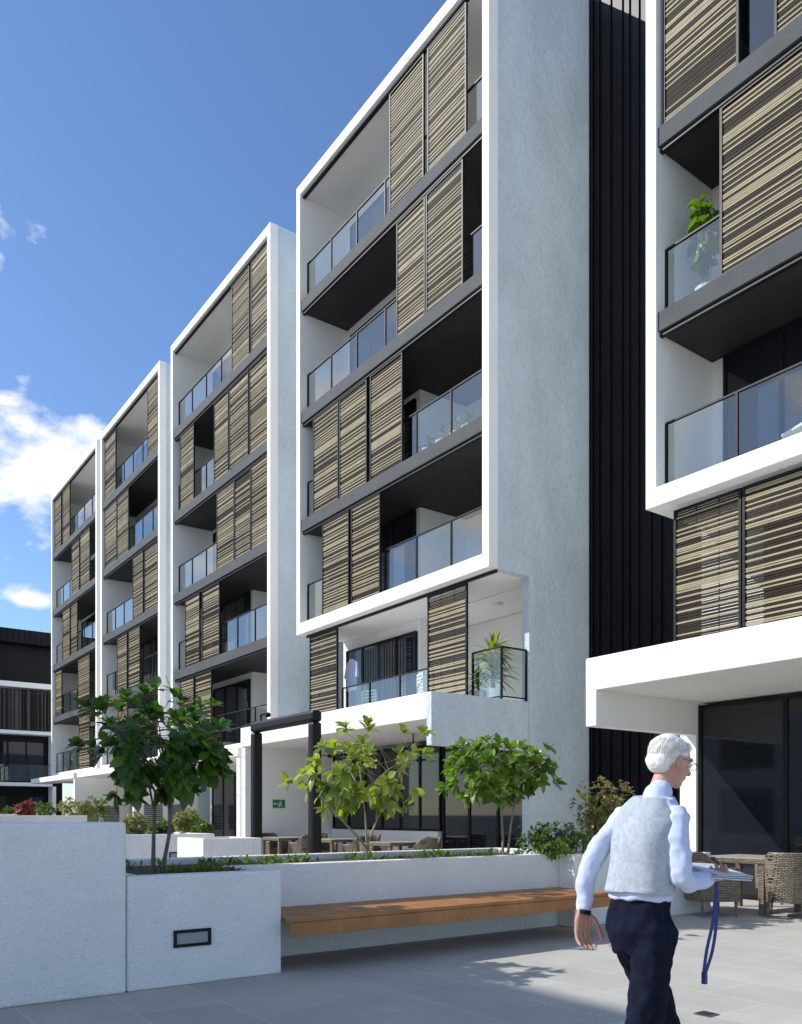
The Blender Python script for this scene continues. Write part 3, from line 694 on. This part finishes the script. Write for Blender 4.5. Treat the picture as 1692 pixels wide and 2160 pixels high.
def hand(w,d,n,t,curl,spread=.07):
    d=d.normalized(); n=(n-d*n.dot(d)).normalized(); t=t-d*t.dot(d)-n*t.dot(n); t.normalize()
    for k in (-.026,-.009,.009,.026):
        b.tube([w+t*k*.6,w+d*.04+t*k,w+d*.082+t*k],[.014,.0135,.011],8)
    lens=(.066,.08,.086,.078)
    for i,k in enumerate((-.029,-.010,.010,.029)):
        L_=lens[i]; p=w+d*.082+t*k; dd=(d+t*k*3*spread).normalized(); pts=[p]; ang=0
        for j,fr in enumerate((.45,.3,.25)):
            ang+=curl[j]+i*.03
            p=p+(dd*math.cos(ang)+n*math.sin(ang))*(L_*fr); pts.append(p)
        b.tube(pts,[.0092,.0085,.0078,.0066],8)
    p=w+d*.02+t*.02; b.tube([p,p+(t*.75+d*.5+n*.3)*.035,p+(t*.6+d*.9+n*.5)*.06,p+(t*.45+d*1.1+n*.6)*.08],[.013,.0115,.01,.0075],8)
hand(Lw,Vector((.0,-.1,-1)),Vector((1,-.1,0)),Vector((0,1,0)),(.3,.4,.3))
hd=Vector((-.1,.99,-.04)); hand(Rw,hd,Vector((-.35,-.1,.9)),Vector((-.9,.0,-.3)),(.45,.7,.5))
addm(remesh(b,.0045,2),'body','skin',pr)
for sx in (-1,1):
    e=MB(); e.ell((sx*.03,.077,.006),(.012,.012,.010),10,8); e.xf(Mh); e.build('eye','lens',pr,world=False,smooth=True)
t=MB(); t.loft([(0,0,.79,.108,.096),(0,-.012,.87,.130,.108),(0,0,.97,.122,.099),(0,0.005,1.04,.112,.092)])
t.tube(cr([hipR,kR,aR]),rr([.083,.062,.055]),16); t.tube(cr([hipL,kL,aL]),rr([.083,.062,.055]),16)
addm(remesh(t,.01,2),'trousers','navy',pr,lambda co:.012*noise.noise(Vector((co.x*12,co.y*12,co.z*8)))+.006*noise.noise(co*28))
for a_,dz in ((aR,-.11),(aL,-.0)):
    m=MB(); m.tube([a_+Vector((0,-.04,-.045)),a_+Vector((0,.06,-.045+dz*.5)),a_+Vector((0,.15,-.045+dz))],[.037,.04,.03],12); addm(remesh(m,.008,2),'shoe','shoe',pr)
s=MB(); s.loft([(0,0,.985,.130,.106),(0,.01,1.07,.120,.098),(0,.03,1.2,.128,.097),(0,.05,1.29,.130,.082),(0,.072,1.36,.082,.062)])
s.tube(cr([Rs+Vector((-.02,0,-.01)),Re,Rw]),rr([.051,.043,.031]),14); s.tube(cr([Ls+Vector((.02,0,-.01)),Le,Lw]),rr([.051,.042,.031]),14)
s.tube([(0,.075,1.34),(0,.10,1.395)],[.058,.05],14)
addm(remesh(s,.008,2),'shirt','shirt',pr,lambda co:.010*noise.noise(co*16)+.005*noise.noise(co*34))
v=MB(); v.loft([(0,-.005,1.012,.143,.119),(0,.0,1.08,.135,.111),(0,.02,1.2,.140,.110),(0,.04,1.27,.144,.100),(0,.054,1.32,.130,.088),(0,.072,1.372,.080,.067)])
vo=addm(remesh(v,.008,5),'vest','vest',pr,lambda co:.014*noise.noise(Vector((co.x*9,co.y*9,co.z*4)))+.003*noise.noise(co*18))
h=MB(); h.ell((0,-.020,.03),(.077,.089,.076),24,16); h.ell((0,-.05,-.022),(.066,.055,.055)); h.ell((0,.03,.072),(.05,.047,.026)); h.xf(Mh)
addm(remesh(h,.005,2),'hair','hair',pr,lambda co:.004*noise.noise(co*30)+.002*noise.noise(co*80))
m=MB(); rg=random.Random(2)
for k in range(8500):
    a=rg.uniform(0,2*PI); z=rg.uniform(-.92,1); r_=math.sqrt(1-z*z); nv=Vector((r_*math.cos(a),r_*math.sin(a),z))
    if nv.y>.35 and z<.4: continue
    if abs(nv.x)>.5 and nv.y>-.05 and z<.05: continue
    lump=1+.03*noise.noise(nv*4)
    p=Vector((0,-.020,.024))+Vector((nv.x*.078,nv.y*.090,nv.z*.078))*lump; tg=Vector((nv.x*.5+.15*noise.noise(nv*3),nv.y*.5+(-.35 if z>.3 else 0)+.15*noise.noise(nv*3+Vector((5,0,0))),-.9+.3*z)); tg=(tg-nv*tg.dot(nv)).normalized()
    d=(tg+nv*.10+Vector((rg.uniform(-.16,.16),rg.uniform(-.16,.16),rg.uniform(-.1,.1)))).normalized(); q=d.cross(nv).normalized()*.0007; L_=rg.uniform(.016,.034)
    b0=len(m.v); m.v+=[p-q,p+q,p+d*L_*.6+q-nv*.003,p+d*L_*.6-q-nv*.003,p+d*L_-nv*.008]; m.f+=[(b0,b0+1,b0+2,b0+3),(b0+3,b0+2,b0+4)]; m.m+=[0,0]
m.xf(Mh); m.build('hair_strands','hair',pr,world=False)
m=MB()
for sx in (-1,1):
    ring=[(sx*.032+.021*math.cos(t_),.101,.004+.016*math.sin(t_)) for t_ in [2*PI*i/14 for i in range(15)]]
    m.tube(ring,.0013,5,round_=False); m.tube([(sx*.054,.1,.008),(sx*.077,.05,.008),(sx*.08,-.005,.003)],.0014,5)
m.tube([(-.01,.103,.006),(.01,.103,.006)],.0013,5); m.xf(Mh); m.build('glasses','black',pr,world=False)
m=MB(); wv=(Le-Lw).normalized(); m.tube([Lw+wv*.0,Lw-wv*.018],.028,14,round_=False); m.build('wristwatch','black',pr,world=False)
Mp=Matrix.Translation(pr.location)@Matrix.Rotation(PRZ,4,'Z')
hc=Mp@(Rw+hd.normalized()*.10+Vector((-.03,.0,.022)))
pa=empty('papers',hc,'folded papers held flat in the walker\'s right hand','papers')
ax=Vector((.35,.93,-.08)).normalized(); ay=Vector((-.93,.35,.16)).normalized(); az=ax.cross(ay)
for k in range(3):
    m=MB(); m.obox(hc+az*(.005*k)+ax*.01*k+ay*.012*k,(ax+ay*.06*k).normalized(),(ay-ax*.06*k).normalized(),az,.088,.11,.0015); m.build('sheet','paper',pa)
ly=Mp@(Rw+hd.normalized()*.075+Vector((.0,0,-.03))); la=empty('lanyard',ly,'dark blue lanyard dangling from the walker\'s hand','lanyard')
m=MB()
camr=Vector((.589,.808,0))
for sgn in (-1,1):
    pts=[ly+Vector((0,0,.03)),ly+camr*(-.005+sgn*.006)+Vector((0,0,-.12)),ly+camr*(-.025+sgn*.011)+Vector((0,0,-.24)),ly+camr*(-.045+sgn*.003)+Vector((0,0,-.33))]
    pts=cr(pts,4); qv=Vector((.5,.6,0)).normalized()*.0065
    for i in range(len(pts)-1):
        b0=len(m.v)
        m.v+=[pts[i]-qv,pts[i]+qv,pts[i+1]+qv,pts[i+1]-qv]; m.f.append((b0,b0+1,b0+2,b0+3)); m.m.append(0)
m.build('strap','blue',la)
m=MB(); e=ly+camr*-.045+Vector((0,0,-.34)); m.box(e.x-.008,e.x+.008,e.y-.008,e.y+.008,e.z-.03,e.z+.015); m.build('clip','blue',la)
# ---------------------------------------------------------------- light
sunv=Vector((-1.0,-1.1,1.15)).normalized(); el=math.asin(sunv.z)
sl=bpy.data.lights.new('sun','SUN'); sl.energy=5; sl.angle=R(.5); sl.color=(1,.975,.92); so=bpy.data.objects.new('sun',sl); col.objects.link(so)
so.rotation_euler=(-sunv).to_track_quat('-Z','Y').to_euler(); so.location=(-20,-20,40)
w=bpy.data.worlds.new('World'); scn.world=w; w.use_nodes=True; nt=w.node_tree; N=nt.nodes; L=nt.links; N.clear()
out=N.new('ShaderNodeOutputWorld'); bg=N.new('ShaderNodeBackground'); sky=N.new('ShaderNodeTexSky'); sky.sky_type='NISHITA'; sky.sun_disc=False
sky.sun_elevation=el; sky.sun_rotation=math.atan2(sunv.x,sunv.y); sky.air_density=1.0; sky.dust_density=.4; sky.ozone_density=2.2
tint=N.new('ShaderNodeMixRGB'); tint.blend_type='MULTIPLY'; tint.inputs[0].default_value=1; tint.inputs[2].default_value=(.90,1.06,1.27,1)
bg.inputs[1].default_value=.145; L.new(sky.outputs[0],tint.inputs[1]); L.new(tint.outputs[0],bg.inputs[0])
cb=N.new('ShaderNodeBackground'); cb.inputs[0].default_value=(1,.985,.96,1); cb.inputs[1].default_value=1.25
tc=N.new('ShaderNodeTexCoord'); nz=N.new('ShaderNodeTexNoise'); nz.inputs['Scale'].default_value=10; nz.inputs['Detail'].default_value=10; nz.inputs['Roughness'].default_value=.55
mpn=N.new('ShaderNodeMapping'); mpn.inputs['Scale'].default_value=(1,1,1.6); L.new(tc.outputs['Generated'],mpn.inputs[0]); L.new(mpn.outputs[0],nz.inputs['Vector'])
def math_(op,a,b,clamp=False):
    n=N.new('ShaderNodeMath'); n.operation=op; n.use_clamp=clamp
    for i,x in enumerate((a,b)):
        if isinstance(x,(int,float)): n.inputs[i].default_value=x
        else: L.new(x,n.inputs[i])
    return n.outputs[0]
def cld(d,r,stretch,amp=1):
    s_=N.new('ShaderNodeVectorMath'); s_.operation='SUBTRACT'; L.new(tc.outputs['Generated'],s_.inputs[0]); s_.inputs[1].default_value=d
    m_=N.new('ShaderNodeVectorMath'); m_.operation='MULTIPLY'; L.new(s_.outputs[0],m_.inputs[0]); m_.inputs[1].default_value=(1/r,1/r,stretch/r)
    l_=N.new('ShaderNodeVectorMath'); l_.operation='LENGTH'; L.new(m_.outputs[0],l_.inputs[0])
    mr=N.new('ShaderNodeMapRange'); mr.inputs[1].default_value=0; mr.inputs[2].default_value=1.4; mr.inputs[3].default_value=.42*amp; mr.inputs[4].default_value=-.6
    L.new(l_.outputs['Value'],mr.inputs[0]); return mr.outputs[0]
def cl(px,py,r,stretch,amp=1):
    a=(px-CX)/F; bz=(HY-py)/F; return cld(Vector((cs*a-sn,sn*a+cs,bz)).normalized(),r,stretch,amp)
k=cl(80,995,.13,1.5,1.25)
for q in (cl(-20,550,.07,.8,.26),cl(15,845,.05,2.8,.35),cl(60,1265,.07,2.8,.5),cl(-200,1000,.16,1.5),cld(Vector((-.80,-.52,.36)).normalized(),.42,1.3,.7)):
    k=math_('MAXIMUM',k,q)
dt=N.new('ShaderNodeVectorMath'); dt.operation='DOT_PRODUCT'; L.new(tc.outputs['Generated'],dt.inputs[0]); dt.inputs[1].default_value=(.5,-.86,0)
mb_=N.new('ShaderNodeMapRange'); mb_.inputs[1].default_value=-.15; mb_.inputs[2].default_value=.3; mb_.inputs[3].default_value=-.6; mb_.inputs[4].default_value=.0; L.new(dt.outputs['Value'],mb_.inputs[0])  # cloud cover behind the camera, out of view, widened as fill light
k=math_('MAXIMUM',k,mb_.outputs[0])
nz2=math_('SUBTRACT',nz.outputs['Fac'],.5); nz3=math_('MULTIPLY',nz2,2.3)
dn=math_('ADD',k,nz3); dn=math_('MULTIPLY',dn,2.8,True)
ms=N.new('ShaderNodeMixShader'); L.new(dn,ms.inputs[0]); L.new(bg.outputs[0],ms.inputs[1]); L.new(cb.outputs[0],ms.inputs[2]); L.new(ms.outputs[0],out.inputs[0])
# ---------------------------------------------------------------- camera
cd=bpy.data.cameras.new('camera'); cam=bpy.data.objects.new('camera',cd); col.objects.link(cam); scn.camera=cam
cam.location=(0,0,CH); cam.rotation_euler=(R(90),0,math.atan2(sn,cs)); cd.sensor_fit='HORIZONTAL'; cd.sensor_width=36; cd.lens=F/1692*36; cd.shift_y=640/1692; cd.clip_end=1000
scn.view_settings.view_transform='Standard'; scn.view_settings.look='None'; scn.view_settings.exposure=0
